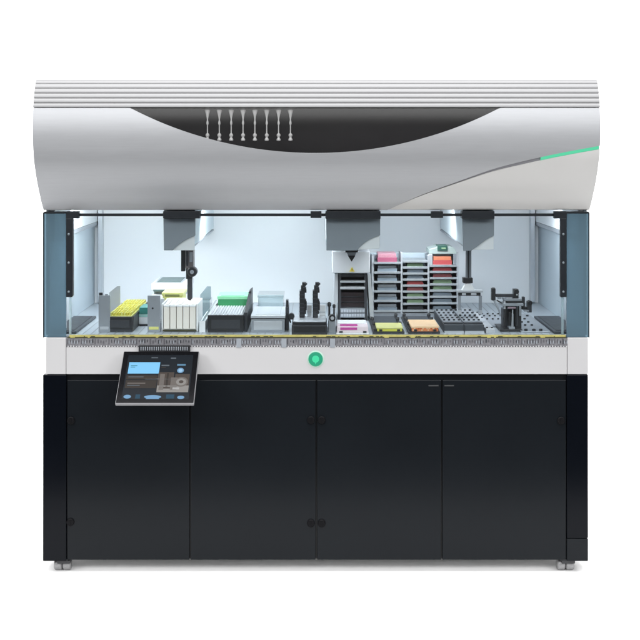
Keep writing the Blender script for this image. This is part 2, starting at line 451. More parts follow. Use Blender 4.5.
for u0 in (66.3, 560.2):
    m = MB(); m.box(XR(u0), XR(u0 + 6.2), -1.8, 4, HR(218.2), HR(297), DARKM)
    if u0 < 300: m.box(XR(71), XR(73.3), -1.0, 4, HR(218.8), HR(296), CHAR)
    o = m.build('upright_rail', M, 0.6)
    for v in (234, 262.5, 291.5):
        q = MB(); x = XR(u0 + 2.8); h = HR(v)
        q.lathe(x, h, [(1.15, -1.7), (1.15, -2.3), (0.7, -2.6)], SCREWM, 'd', 12); q.build('screw', o)
    g = MB(); xx = XR(u0 + (1.5 if u0 > 300 else 2.5)); g.box(xx, xx + 2.2, 1.5, 3, HR(297.2), HR(334.5), CLEAR); g.build('pane_guide', M)
# round power button
mb = MB(); x, h = XR(315.6), HR(358.8)
mb.lathe(x, h, [(8.5, -1.1), (8.5, -1.4), (7.6, -1.7)], mat('button_ring', (0.37, 0.52, 0.45), 0.35), 'd', 40)
btn = mb.build('power_button', M)
mb = MB(); mb.lathe(x, h, [(7.2, -1.85), (7.1, -2.5), (6.0, -2.9)], glow('button_green', (0.03, 0.33, 0.19), 1.0), 'd', 40); mb.build('button_face', btn)
mb = MB()
mb.lathe(x, h - 0.2, [(3.6, -2.85), (3.3, -3.2)], glow('button_core', (0.07, 0.68, 0.36), 1.0), 'd', 24)
mb.prism([(x - 1.2, h + 2), (x + 1.2, h + 2), (x, h + 5.2)], -3.25, -2.86, glow('button_core', (0.07, 0.68, 0.36), 1.0))
mb.build('button_emblem', btn)
# ---------------------------------------------------------------- touchscreen
LT = sqrt(54 * 54 + 41 * 41)
E2 = (-54 / LT, 41 / LT); EN = (-41 / LT, -54 / LT)        # down the screen / out of the screen, as (d, h)
XC = XR(161.8, -6)
def TP(a, b, c):                                            # a across, b down, c out, in units
    return (XC + a, -8 + b * E2[0] + c * EN[0], HR(351.2, -8) + b * E2[1] + c * EN[1])
def tslab(mb, a0, a1, b0, b1, c0, c1, m):
    bot = [TP(a0, b0, c0), TP(a1, b0, c0), TP(a1, b1, c0), TP(a0, b1, c0)]
    top = [TP(a0, b0, c1), TP(a1, b0, c1), TP(a1, b1, c1), TP(a0, b1, c1)]
    mb.hexa(bot, top, m)
mb = MB(); tslab(mb, -37.6, 37.6, 0, LT, -3.4, 0, FRAME)
tab = mb.build('touchscreen', M, 0.9)
BEZ = mat('black_bezel', (0.004, 0.004, 0.005), 0.12, 0, 0, 10, spec=0.18)
mb = MB(); tslab(mb, -36.9, 36.9, 0.8, LT - 0.9, 0.05, 0.35, BEZ); mb.build('bezel', tab)
mb = MB(); c = 0.36
def em(n, col, s=1.0): return glow('screen_' + n, col, s)
NAVY = em('navy', (0.006, 0.010, 0.016)); SKYB = em('sky', (0.20, 0.52, 0.82)); TXT = em('text', (0.10, 0.12, 0.14)); DTX = em('dim', (0.035, 0.028, 0.024))
BRN = em('brown', (0.065, 0.052, 0.045)); BRN2 = em('tan', (0.14, 0.125, 0.115)); GRY = em('grey', (0.24, 0.23, 0.22)); PBL = em('pale', (0.15, 0.30, 0.48)); DBL = em('deep', (0.01, 0.05, 0.09))
def ui(a0, a1, b0, b1, m, lvl=1):      # fractions of the screen
    tslab(mb, -32 + 64 * a0, -32 + 64 * a1, 5.5 + (LT - 11) * b0, 5.5 + (LT - 11) * b1, 0.36, 0.38 + 0.05 * lvl, m)
def disc(a, b, ra, rb, m, lvl=2):
    ca, cb = -32 + 64 * a, 5.5 + (LT - 11) * b; n = 24
    vs = [W(*TP(ca + ra * cos(2*pi*i/n), cb + rb * sin(2*pi*i/n), 0.38 + 0.05 * lvl)) for i in range(n)]
    vs += [W(*TP(ca + ra * cos(2*pi*i/n), cb + rb * sin(2*pi*i/n), 0.36)) for i in range(n)]
    mb.add(vs, [tuple(range(n))] + [(i, (i+1) % n, n + (i+1) % n, n + i) for i in range(n)], m)
ui(0, 1, 0, 1, NAVY, 0)
ui(.36, .46, .05, .075, TXT); ui(.66, .74, .06, .09, TXT)
ui(.03, .505, .17, .43, SKYB); ui(.06, .16, .24, .26, em('label', (0.05, 0.22, 0.30)), 2); ui(.06, .13, .275, .29, em('label', (0.05, 0.22, 0.30)), 2)
ui(.53, .65, .23, .26, TXT); ui(.53, .60, .28, .30, DTX)
ui(.02, .49, .47, .56, DTX); ui(.05, .28, .50, .515, TXT, 2); ui(.02, .49, .58, .76, BRN.copy() if False else DTX); ui(.05, .32, .64, .66, BRN2, 2); ui(.05, .24, .69, .705, TXT, 2)
ui(.50, .74, .40, .83, BRN); ui(.53, .60, .44, .80, BRN2, 2); ui(.63, .66, .42, .74, DTX, 2); ui(.505, .98, .70, .85, GRY, 2); ui(.70, .80, .52, .80, BRN2, 2)
ui(.76, .98, .44, .83, BRN, 1); disc(.86, .62, 6.6, 6.2, BRN2, 3); disc(.86, .62, 4.9, 4.5, GRY, 4); disc(.86, .62, 2.2, 2.0, BRN, 5)
ui(.74, .84, .745, .79, em('light', (0.36, 0.36, 0.36)), 4); ui(.60, .70, .73, .77, BRN, 4)
ui(.77, .90, .21, .25, em('bluetext', (0.10, 0.22, 0.34))); disc(.83, .36, 3.3, 3.3, PBL, 3); disc(.83, .36, 2.0, 2.0, em('pale2', (0.30, 0.50, 0.70)), 4)
disc(.08, .95, 3.6, 2.3, PBL, 3); disc(.46, .955, 8.2, 2.2, PBL, 3); disc(.88, .965, 3.4, 2.0, PBL, 3); ui(.36, .56, .985, 1.0, PBL, 1)
ui(.2, .27, .9, .99, DBL, 1); ui(.66, .78, .9, .99, DBL, 1)
mb.build('screen', tab)
mb = MB()
mb.ibox(138.5, 190, 345.5, 352, -5, -1.4, DARK)
for i in range(22):
    xx = XR(140.5 + 2.2 * i, -5); mb.box(xx, xx + 1.1, -5.7, -5, HR(346.8, -5), HR(350.4, -5), GREY)
mb.box(XR(147), XR(182), -8, -2.0, HR(354.3), HR(359), DARK)
mb.hexa([(XR(150), -40, 232), (XR(178), -40, 232), (XR(178), -2, 214), (XR(150), -2, 214)],
        [(XR(150), -38, 227), (XR(178), -38, 227), (XR(178), -2, 207.5), (XR(150), -2, 207.5)], DARK)
mb.build('screen_bracket', tab, 0.3)

# ---------------------------------------------------------------- gantry arms
def gantry(u0, u1, cover_pts, corner, cap, back=242, bot=245.5):
    x0, x1 = XR(u0, 12), XR(u1, 12)
    m = MB(); hb = HR(bot, 14)
    hb2 = hb - 3
    m.box(x0 + .3, x1 - .3, 14, back, -61.8, hb, BEAM) if False else m.xprism([(14, 62.5), (back, 62.5), (back, hb2), (14, hb)], x0 + .3, x1 - .3, BEAM)
    m.box(x0 + .1, x1 - .1, 16, back - 1, hb - 1.2, hb + 0.6, GREY)
    o = m.build('gantry_arm', M, 0.3)
    c = MB(); c.prism([(XR(u, 9), HR(v, 9)) for u, v in cover_pts], 9, 13.5, COVER); c.build('arm_cover', o, 0.35)
    c = MB(); c.prism([(XR(u, 11), HR(v, 11)) for u, v in corner], 11, 13.8, mat('pale_corner', (0.62, 0.65, 0.67), 0.4)); c.build('corner_plate', o, 0.3)
    c = MB(); c.ibox(*cap, -1.9, 13, DARKM); c.build('arm_cap', o, 0.5)
    return o
def qcurve(p0, p1, p2, n=10):
    return [((1-t)**2*p0[0] + 2*t*(1-t)*p1[0] + t*t*p2[0], (1-t)**2*p0[1] + 2*t*(1-t)*p1[1] + t*t*p2[1]) for t in [i/n for i in range(n+1)]]
a1 = gantry(163.3, 195.2, [(163.3, 218.6), (195.2, 218.6)] + qcurve((195.2, 235.6), (181, 240.5), (172.6, 250.4)) + [(163.8, 250.4)],
            [(172, 228), (195.0, 228), (194.6, 250.3), (172, 250.3)], (163, 200, 211.3, 218.5))
a2 = gantry(326.2, 380.2, [(326.2, 218.6), (380.2, 218.6)] + qcurve((380.2, 235.2), (365, 239.5), (357, 250.5)) + [(326.4, 250.5)],
            [(352, 228), (380.0, 228), (379.6, 248.5), (352, 250)], (325.5, 380.6, 211.3, 218.8))
a3 = gantry(462.3, 494.2, [(462.3, 218.8), (494.2, 218.8)] + [(494.0, 235.4), (486, 239.8), (471.5, 250.6), (463.6, 251)],
            [(470, 228), (494.0, 228), (493.6, 249.5), (470, 250)], (462, 494.6, 211.3, 218.8))
# pipetting head of the first arm
mb = MB(); d = 60
mb.ibox(181, 184.8, 247, 271.5, d, d + 10, DARK)
mb.ibox(185.2, 193.4, 247, 268.5, d - 2, d + 14, mat('warm_grey_head', (0.16, 0.145, 0.15), 0.4, 0.3))
mb.ibox(186, 188, 251, 266, d - 3, d - 1.8, CHAR); mb.ibox(189.5, 192.4, 252, 262, d - 3, d - 1.8, GREY)
mb.lathe(XR(192.4, d), HR(271.5, d), [(5.0, d + 6), (5.3, d + 4), (5.3, d - 4), (4.4, d - 5)], DARK, 'd', 20)
mb.lathe(XR(192.4, d), HR(271.5, d), [(2.2, d - 4.9), (2.0, d - 6)], GREY, 'd', 16)
mb.ibox(186, 192, 268, 279, d - 1, d + 8, DARK)
mb.build('pipetting_head', a1, 0.4)
mb = MB(); mb.ibox(187.3, 192, 278, 299, d, d + 5, CHAR); mb.ibox(188.2, 191, 299, 301.5, d + 1, d + 4, DARK)
mb.build('pipetting_shaft', a1, 0.3)
# cone of the middle arm
mb = MB(); d = 60; xx = XR(351.6, d)
mb.prism([(XR(344.6, d), HR(249.5, d)), (XR(358.6, d), HR(249.5, d)), (XR(352.6, d), HR(259.5, d)), (xx, HR(261.5, d)), (XR(350.6, d), HR(259.5, d))], d, d + 10, GREY)
mb.prism([(XR(347.8, d), HR(255.6, d)), (XR(355.4, d), HR(255.6, d)), (xx, HR(261.7, d))], d - 1.2, d + 8, DARK)
mb.ibox(345.4, 357.8, 249.8, 252.4, d - 1.4, d, DARK)
mb.build('dispensing_tip', a2, 0.2)
# gripper of the third arm
mb = MB(); d = 70
mb.ibox(466, 471.4, 247, 279, d, d + 6, mat('steel_column', (0.22, 0.25, 0.28), 0.35, 0.4)); mb.ibox(467.8, 469.2, 250, 278, d - 0.8, d, DARK)
mb.ibox(463.4, 472.8, 278, 283.2, d - 2, d + 9, DARK)
mb.prism([(XR(u, d), HR(v, d)) for u, v in ((466, 283.2), (470.6, 283.2), (475, 290.4), (462, 290.4))], d, d + 8, WHITE)
mb.build('gripper_column', a3, 0.3)
mb = MB(); d = 70
mb.ibox(456.8, 483, 290.4, 292.6, d - 2, d + 10, LGREY); mb.ibox(458.6, 480.6, 292.7, 295.8, d, d + 8, DARK)
mb.ibox(462, 466, 293.2, 295.2, d - .8, d, LGREY); mb.ibox(471, 476.5, 293.2, 295.2, d - .8, d, LGREY)
mb.build('gripper_bar', a3, 0.3)
for u in (458.2, 479.2):
    m = MB(); m.ibox(u, u + 2.8, 295.9, 312.5, d + 1, d + 6, GREY); m.ibox(u - .5, u + 3.2, 310.5, 314.5, d, d + 7, LGREY); m.build('gripper_finger', a3, 0.2)

# ================================================================ things on the deck
def pin_row(mb, xs_, ds_, h, r, hh, m, n=8):
    for x in xs_:
        for d in ds_: mb.lathe(x, d, [(r, h), (r, h - hh * .8), (r * .7, h - hh)], m, 'h', n)
# tall grey carriers
def tall_carrier(x0, x1, h, back, hb, label, hole=False):
    t = thing('tall_carrier', label, 'carrier', (x0 + x1) / 2, 27, group='tall grey carriers at the deck front')
    m = MB(); m.box(x0 + 1, x1 - 1, 29, back + 3, DECK - 7, DECK, GREY); m.box(x0 + 2, x1 - 2, 29.5, back, DECK - 8.5, DECK - 7, LGREY); m.build('carrier_base', t, 0.3)
    m = MB(); m.box(x0, x1, 26, 29, DECK - h, DECK - .1, GREY)
    if hole: m.cyl((x0 + x1) / 2 - 1.2, DECK - h + 13, 25.7, 26.2, 1.0, DARK, 'd', 12)
    m.box(x0 + 1.5, x1 - 1.5, 25.6, 26, DECK - 5.5, DECK - 2.5, YPALE if hole else LGREY)
    m.build('end_plate', t, 0.4)
    m = MB(); m.prism([(x0, DECK - 6), (x1, DECK - 6), (x1, DECK - hb), (x1 - 3, DECK - hb), (x0, DECK - hb + 7)], back, back + 3, LGREY); m.build('rear_plate', t, 0.3)
    return t
tc = tall_carrier(-222.5, -210.8, 37.5, 92, 40, 'tall grey carrier beside the side wall with notched top')
m = MB(); m.box(-222, -218.6, 26.4, 28.8, DECK - 40.2, DECK - 37.5, DARK); m.box(-216, -213, 26.4, 28.8, DECK - 39, DECK - 37.5, GREY); m.build('notch_cap', tc, 0.2)
tall_carrier(-172.5, -159.6, 37.3, 60, 30, 'tall grey carrier with small hole between yellow tips and cream troughs', True)
# yellow tip carrier
t = thing('tip_carrier', 'black tip carrier holding yellow tips', 'carrier', -201, 30)
m = MB(); m.box(-213.5, -188.8, 27, 150, DECK - 13.5, DECK, CHAR); m.box(-213.8, -188.5, 26.2, 30, DECK - 15.5, DECK - 3, DARK); m.box(-211, -191, 25.9, 26.3, DECK - 12, DECK - 4.5, CHAR)
m.hexa([(-189.2, 28, DECK), (-187.6, 28, DECK), (-187.6, 150, DECK), (-189.2, 150, DECK)], [(-189.2, 34, DECK - 15), (-187.6, 34, DECK - 15), (-187.6, 150, DECK - 16), (-189.2, 150, DECK - 16)], DARK)
m.build('carrier_body', t, 0.4)
for i, w in enumerate(('nearest the front glass', 'in the middle of its row', 'farthest from the front glass')):
    d0 = 31 + 40 * i
    r = thing('tip_rack', 'rack of yellow pipette tips on black carrier, ' + w, 'tip rack', -201, d0, DECK - 13.5, 'yellow tip racks')
    m = MB(); m.box(-212.6, -189.6, d0, d0 + 37, DECK - 15.8, DECK - 13.6, YPALE); m.build('rack_plate', r, 0.3)
    m = MB()
    for a in range(8):
        for b in range(12):
            hh = random.choice((2.6, 2.8, 3.0))
            m.lathe(-210.9 + a * 2.8, d0 + 2.2 + b * 2.95, [(0.75, DECK - 15.8), (1.1, DECK - 15.8 - hh)], random.choice((YELLOW, YELLOW, YPALE)), 'h', 7)
    m.build('tips', r)
# stack of small blocks behind
o = thing('white_block', 'white block with dark feet under a teal box', 'block', -183.5, 70)
m = MB(); m.box(-187.3, -176.5, 68, 100, DECK - 9.4, DECK - 2, WHITE); m.build('block_body', o, 0.4)
m = MB(); m.box(-186.5, -178, 67, 99, DECK - 2, DECK, DARK); m.build('block_foot', o)
o = thing('teal_box', 'dark teal box with pale rim on a white block', 'box', -183.5, 70, DECK - 9.4)
m = MB(); m.box(-187, -176.8, 69, 99, DECK - 19.5, DECK - 12.6, TEAL); m.build('box_body', o, 0.4)
m = MB(); m.box(-187.4, -176.4, 68.4, 99.6, DECK - 12.5, DECK - 9.5, PTEAL); m.build('box_rim', o, 0.3)
# cream reagent troughs
t = thing('trough_rack', 'white rack of upright cream reagent troughs', 'reagent rack', -140, 28)
m = MB(); m.box(-158.6, -121, 29, 78, DECK - 3, DECK, WHITE); m.box(-158.6, -156.9, 28.5, 78, DECK - 28.6, DECK - 3, WHITE); m.box(-123, -121, 28.5, 78, DECK - 28.6, DECK - 3, WHITE)
m.box(-156.8, -123.2, 74, 78, DECK - 28.6, DECK - 3, WHITE); m.build('rack_frame', t, 0.4)
tr = None
for i in range(5):
    x0 = -156.5 + 6.65 * i
    if i == 0:
        m = MB(); m.box(x0 + .25, x0 + 6.3, 27.6, 73, DECK - 25.4, DECK - 2.9, CREAM); m.box(x0 + .05, x0 + 6.5, 27.2, 73.4, DECK - 27.4, DECK - 25.5, WHITE)
        m.box(x0 + 1.6, x0 + 5.0, 30, 70, DECK - 28.2, DECK - 27.4, CREAM)
        tr = m.build('trough', t, 0.5)
    else: dup_part(tr, 6.65 * i, 0)
m = MB(); m.box(-157.2, -122.6, 26.9, 27.5, DECK - 2.4, DECK - .6, OLIVED); m.build('base_strip', t)
# yellow tray behind
t = thing('tray_stand', 'yellow tray on white stand behind the cream troughs', 'tray', -153, 85)
m = MB(); m.box(-165, -141, 84, 122, DECK - 21, DECK, WHITE); m.build('stand', t, 0.5)
m = MB(); m.box(-164, -143, 83, 120, DECK - 30, DECK - 21.1, YPALE); m.box(-165, -142, 82.4, 121, DECK - 33.5, DECK - 30.1, LIMEP)
m.box(-161.5, -146, 82.0, 83.2, DECK - 31.8, DECK - 29.4, mat('olive_dark_slot', (0.16, 0.18, 0.05), 0.4)); m.build('tray_body', t, 0.5)
# white instrument at the back
t = thing('bench_instrument', 'white instrument with dark green recessed top and long slot', 'instrument', -162, 130)
m = MB(); m.box(-182, -143, 130, 200, DECK - 26, DECK, WHITE); m.box(-182.4, -142, 129, 200, DECK - 38, DECK - 30.5, WHITE); m.box(-180, -144, 133, 198, DECK - 30.5, DECK - 26, GREY)
m.build('casing', t, 0.8)
m = MB(); m.box(-180, -149, 132, 194, DECK - 38.6, DECK - 37.9, LGREY); m.box(-177, -151, 138, 188, DECK - 39.2, DECK - 38.5, SLOTG); m.build('recess', t, 0.3)
m = MB(); m.box(-180, -152, 128.4, 129.3, DECK - 31.5, DECK - 29.5, SLOTG); m.build('slot', t)
# teal clear block and white rail
o = thing('clear_teal_holder', 'clear teal plastic holder beside the pipetting shaft', 'holder', -121, 108)
m = MB(); m.box(-127.2, -116, 108, 140, DECK - 22, DECK, TCLEAR); m.build('holder_body', o, 0.5)
m = MB(); m.prism([(-127.4, DECK - 22.1), (-115.8, DECK - 22.1), (-115.8, DECK - 36), (-120, DECK - 36), (-127.4, DECK - 27)], 120, 123, TCLEAR); m.build('holder_back', o, 0.2)
o = thing('carrier_rail', 'long white carrier rail running back beside the black tip box', 'rail', -116, 26)
m = MB(); m.box(-119.2, -113.8, 26, 205, DECK - 10.5, DECK, mat('white_rail', (0.70, 0.76, 0.78), 0.35)); m.box(-117.6, -115.4, 30, 200, DECK - 11.2, DECK - 10.5, CLEAR); m.build('rail_body', o, 0.3)
m = MB(); m.box(-119.6, -113.4, 24.8, 26, DECK - 11.4, DECK, WHITE); m.build('rail_end', o, 0.2)
# black tip box with grey tips
t = thing('tip_box_carrier', 'black open tip box of grey pipette tips in front of the green lidded box', 'tip box', -93, 24)
m = MB(); m.box(-110.6, -74.6, 24, 136, DECK - 15.6, DECK, CHAR)
m.box(-110.9, -74.3, 23.2, 26, DECK - 17.6, DECK - 2, DARK); m.box(-107, -78, 22.9, 23.3, DECK - 13, DECK - 4, CHAR)
for i in range(9): m.box(-109.5 + 3.9 * i, -107.2 + 3.9 * i, 23.6, 26.2, DECK - 18.6, DECK - 17.6, TIPG)
m.build('carrier_body', t, 0.3)
m = MB(); m.box(-73.9, -70.8, 28, 140, DECK - 19.5, DECK, CHAR); m.prism([(-73.9, DECK - 19.4), (-70.8, DECK - 19.4), (-70.8, DECK - 33), (-73.9, DECK - 31)], 108, 140, DARK)
m.hexa([(-73.9, 28, DECK - 19.6), (-70.8, 28, DECK - 19.6), (-70.8, 108, DECK - 19.6), (-73.9, 108, DECK - 19.6)], [(-73.9, 30, DECK - 19.8), (-70.8, 30, DECK - 19.8), (-70.8, 108, DECK - 30), (-73.9, 108, DECK - 30)], DARK)
m.build('side_plate', t, 0.2)
m = MB(); m.box(-109.6, -75.4, 27.5, 94, DECK - 16.8, DECK - 15.7, TIPG)
for a in range(12):
    for b in range(22):
        m.lathe(-108 + a * 2.83, 29.4 + b * 2.95, [(0.7, DECK - 16.8), (1.05, DECK - 18.6)], TIPG, 'h', 6)
m.build('tips', t)
t = thing('green_box', 'bright green plastic box with pale green lid', 'box', -90, 97, DECK - 15.6)
m = MB(); m.box(-106.2, -73.9 - .3, 97, 133, DECK - 24.6, DECK - 15.7, GREEN); m.build('box_body', t, 0.6)
m = MB(); m.box(-106.8, -74.2, 96.2, 133.8, DECK - 28.2, DECK - 24.7, LGREEN)
m.box(-103, -78, 100, 130, DECK - 28.9, DECK - 28.2, LGREEN); m.build('lid', t, 0.6)
# grey plate carrier with clear box
t = thing('plate_carrier', 'light grey covered plate carrier between black tip box and tube stand', 'carrier', -50, 24)
m = MB(); m.box(-66.4, -32.4, 24, 140, DECK - 13.2, DECK, GREY); m.box(-64, -35, 23.5, 24, DECK - 11.5, DECK - 2.5, LGREY); m.build('carrier_body', t, 0.5)
m = MB(); m.box(-66.6, -32.2, 24.4, 96, DECK - 14.4, DECK - 13.3, DARK); m.box(-67, -31.8, 23.4, 96, DECK - 17.2, DECK - 14.5, LGREY); m.box(-62, -37, 30, 90, DECK - 17.9, DECK - 17.2, LGREY); m.build('cover', t, 0.4)
o = thing('clear_box', 'clear plastic box behind the light grey covered carrier', 'box', -50, 100, DECK - 13.2)
m = MB(); m.box(-63, -36, 100, 138, DECK - 26, DECK - 13.3, CLEAR); m.build('box_body', o, 0.6)
m = MB(); m.box(-63.6, -35.4, 99.4, 138.6, DECK - 29, DECK - 26.1, CLEAR); m.build('lid', o, 0.5)
# dark post
o = thing('slim_post', 'slim dark post beside the tube stand', 'post', -30.5, 40)
m = MB(); m.box(-32, -28.6, 38, 60, DECK - 24, DECK, CHAR); m.box(-31.4, -29, 39, 50, DECK - 31, DECK - 24, DARK); m.build('post_body', o, 0.3)
m = MB(); m.tube((-30, 37, DECK - 18), (-26.6, 37, DECK - 8), 0.8, DARK); m.cyl(-25.8, DECK - 14.5, 36, 42, 3.2, DARK, 'd', 16); m.build('post_knob', o)
# tube stand
t = thing('tube_stand', 'dark stand carrying two notched black towers', 'stand', -7, 10)
m = MB(); m.box(-25, 10.8, 10, 62, DECK - 9.4, DECK, CHAR); m.box(-23, 9, 9.6, 10.1, DECK - 8.4, DECK - 2.4, DARK); m.box(-24, 10, 12, 60, DECK - 12, DECK - 9.4, DARK)
m.build('stand_base', t, 0.4)
m = MB(); m.box(-23.5, 9.5, 13, 58, DECK - 13.4, DECK - 12.05, LGREY); m.box(-21.5, 8, 11.6, 13, DECK - 12.9, DECK - 12, GREY); m.build('stand_top', t, 0.3)
for xa_, xb_ in ((-9.8, -5.0), (3.2, 9.4)):
    m = MB(); m.box(xa_, xb_, 50, 53, DECK - 24.5, DECK - 13.5, WHITE); m.box(xa_ + .2, xb_ - .2, 49.5, 50.3, DECK - 18, DECK - 16.6, LGREY); m.build('back_panel', t, 0.2)
def tower(x):
    m = MB(); d = 34
    m.box(x - 3.2, x + 2.2, d, d + 14, DECK - 41, DECK - 13.5, DARK)
    m.box(x - 1.8, x + 2.6, d + 1, d + 12, DECK - 46, DECK - 41, DARK)
    m.box(x - .6, x + 3.6, d + 2, d + 10, DECK - 49.4, DECK - 46, DARK)
    for hh in (43.5, 31, 26, 19): m.lathe(x + 2, DECK - hh, [(1.7, d - 1.0), (1.7, d + 8)], DARK, 'd', 12)
    m.box(x + 1.8, x + 4.6, d + 1, d + 6, DECK - 48.8, DECK - 47.2, DARK); m.box(x + 2.2, x + 4.2, d + 1, d + 6, DECK - 30, DECK - 21, DARK); m.box(x + 2.0, x + 3.9, d + 1, d + 5, DECK - 42.5, DECK - 39, DARK)
    for hh in (16, 20, 24, 28, 33, 37): m.box(x - 3.4, x + 1.6, d - .4, d, DECK - hh - .5, DECK - hh + .5, CHAR)
    return m.build('tower', t, 0.3)
tw = tower(-14.2); dup_part(tw, 13.5, 0)
# small grey block with knobs
o = thing('knob_block', 'small grey block topped with black knobs between tube stand and white tower', 'block', 16, 20)
m = MB(); m.box(12.2, 19.5, 18, 70, DECK - 13, DECK, GREY); m.build('block_body', o, 0.4)
m = MB(); m.cyl(16, DECK - 15.5, 17, 26, 3.4, DARK, 'd', 18); m.cyl(16, DECK - 15.5, 16, 17, 1.8, LGREY, 'd', 14); m.build('knob', o)
m = MB(); m.tube((13.3, 52, DECK - 13), (13.3, 52, DECK - 26), 1.1, DARK); m.lathe(13.3, 52, [(1.9, DECK - 23), (2.1, DECK - 26), (1.0, DECK - 27.5)], DARK); m.tube((18.3, 54, DECK - 13), (18.3, 54, DECK - 22), 0.9, DARK); m.lathe(18.3, 54, [(1.5, DECK - 21), (1.7, DECK - 24), (.8, DECK - 25)], DARK); m.build('peg', o)
# tall dark tower with white head
t = thing('tower_instrument', 'dark slotted tower under a white head with yellow warning triangle', 'instrument', 37.5, 110)
m = MB(); d = 110
m.ibox(332.3, 370, 251.5, 273.3, d - 4, d + 66, mat('white_head_enamel', (0.60, 0.62, 0.65), 0.4, 0, 0.03, 30)); m.build('white_head', t, 0.9)
m = MB(); m.ibox(338.3, 367, 274, None, d + 22, d + 60, DARK); m.ibox(338.3, 341.2, 274, None, d, d + 22, CHAR); m.ibox(364.2, 367, 274, None, d, d + 22, CHAR); m.ibox(341.3, 364.1, 274, 276.8, d, d + 22, DARK)
m.build('tower_frame', t, 0.3)
for v, hh, mm in ((280.6, 2.2, ALU), (286.8, 2.6, ALU)):
    m = MB(); m.ibox(340.2, 365.2, v, v + hh, d - 1, d + 20, mm); m.build('shelf', t, 0.3)
m = MB()
for i in range(3): m.ibox(341, 364.4, 292.5 + 5.2 * i, 296.3 + 5.2 * i, d + 4, d + 20, mat('brown_black', (0.016, 0.008, 0.010), 0.35)); m.ibox(341, 364.4, 296.5 + 5.2 * i, 297.1 + 5.2 * i, d + 3, d + 20, CHAR)
m.build('plate_stack', t)
m = MB(); m.ibox(340.4, 365, 308.6, 317.6, d - 3, d + 18, GREY)
for i in range(9): m.ibox(341.2 + 2.65 * i, 343 + 2.65 * i, 309.8, 312.4, d - 3.5, d - 3, LGREY); m.ibox(341.2 + 2.65 * i, 343 + 2.65 * i, 313.8, 316.6, d - 3.5, d - 3, LGREY)
m.ibox(340.4, 365, 312.8, 313.3, d - 3.4, d - 3, DARK)
m.build('grille', t)
for p, q in (((334.6, 337.9), (332.8, 336.2)), ((367.4, 370.6), (370, 374))):
    m = MB()
    m.prism([(XR(p[0], d), HR(274, d)), (XR(p[1], d), HR(274, d)), (XR(q[1], d), DECK), (XR(q[0], d), DECK)], d - 1, d + 50, ALU); m.build('side_post', t, 0.3)
m = MB(); dd = d - 4.6
m.prism([(XR(352 - 2.7, dd), HR(271.6, dd)), (XR(352 + 2.7, dd), HR(271.6, dd)), (XR(352, dd), HR(267, dd))], dd, d - 4.02, mat('warning_yellow', (0.75, 0.60, 0.08), 0.45))
m.ibox(351.7, 352.3, 268.6, 270.3, dd - .15, dd, DARK); m.ibox(351.7, 352.3, 270.6, 271.1, dd - .15, dd, DARK)
m.build('warning_triangle', t)
# white plate with magenta strip in front
t = thing('white_plate', 'white plate marked with a magenta strip at the deck front', 'plate', 36.5, 12)
m = MB(); m.box(20.8, 52.2, 11.5, 58, DECK - 7.6, DECK - 1.4, PALEP); m.box(20, 53, 10.8, 59, DECK - 1.4, DECK, WHITE); m.build('plate_body', t, 0.5)
m = MB(); m.box(24, 41.5, 14, 26, DECK - 8.4, DECK - 7.62, MAGEN); m.box(24, 41, 11.1, 11.45, DECK - 6.9, DECK - 4.4, MAGEN); m.build('magenta_strip', t)
m = MB(); m.box(21.6, 51.4, 32, 56, DECK - 8.3, DECK - 7.62, WHITE); m.build('lid', t, 0.2)
for x in (23, 47):
    m = MB(); m.box(x, x + 3.5, 10.4, 11.3, DECK - 3.2, DECK - 1.6, DARK); m.build('clip', t, 0.2)
# plate hotel
d = 130
t = thing('plate_hotel', 'three column metal rack full of stacked well plates', 'rack', 109, d)
m = MB()
def vh(v): return HR(v, d)
m.box(60, 157, d + 40, d + 42, vh(256), DECK, WALLS)
m.box(60, 157, d - 2, d + 42, vh(313), DECK, GREY); m.build('hotel_back', t, 0.3)
for u, v0 in ((372.8, 255), (401.6, 252), (428.4, 255), (457.5, 252)):
    mm = MB(); x = XR(u, d); mm.box(x - 1.1, x + 1.1, d - 1, d + 4, vh(v0), vh(313.2), LGREY); mm.box(x - .5, x + .5, d + 4, d + 41, vh(v0 + 2), vh(313.2), GREY)
    mm.build('upright_post', t, 0.2)
COLS = [(374.2, 400.2, [262.2, 271.8, 281.2, 290.6, 300.2, 310.4]),
        (403, 427, [260.8, 266.8, 272.8, 278.8, 284.8, 290.8, 296.8, 303, 310]),
        (429.8, 456.2, [265, 271.2, 277.4, 283.6, 289.8, 296, 302.4, 310])]
first = {}
SHELF = mat('shelf_metal', (0.40, 0.43, 0.46), 0.35, 0.4, 0.06, 60)
for ci, (u0, u1, vs_) in enumerate(COLS):
    x0, x1 = XR(u0, d) - .3, XR(u1, d) + .3
    for si, v in enumerate(vs_):
        if ci not in first:
            mm = MB(); mm.box(x0, x1, d - 2, d + 38, vh(v), vh(v + 1.5), SHELF); mm.box(x0, x1, d - 2.8, d - 2.05, vh(v - .5), vh(v + 1.7), SHELF)
            first[ci] = (mm.build('shelf', t, 0.2), v)
        else: dup_part(first[ci][0], 0, 0, vh(v) - vh(first[ci][1]))
def plate(x0, x1, v_base, hgt, m1, m2, label, group, d0=d + 1, depth=33):
    hb = vh(v_base) - .05
    t = thing('well_plate', label, 'well plate', (x0 + x1) / 2, d0, hb, group)
    a = MB(); a.box(x0, x1, d0, d0 + depth, hb - hgt * .55, hb, m1); a.build('plate_body', t, 0.25)
    a = MB(); a.box(x0 + .7, x1 - .7, d0 + .5, d0 + depth - .5, hb - hgt, hb - hgt * .56, m2)
    a.build('plate_rim', t, 0.25); return t
G = 'well plates in the metal rack'
ORDN = ['topmost', 'second from the top', 'third from the top', 'fourth from the top', 'fifth from the top', 'sixth from the top', 'seventh from the top', 'bottom']
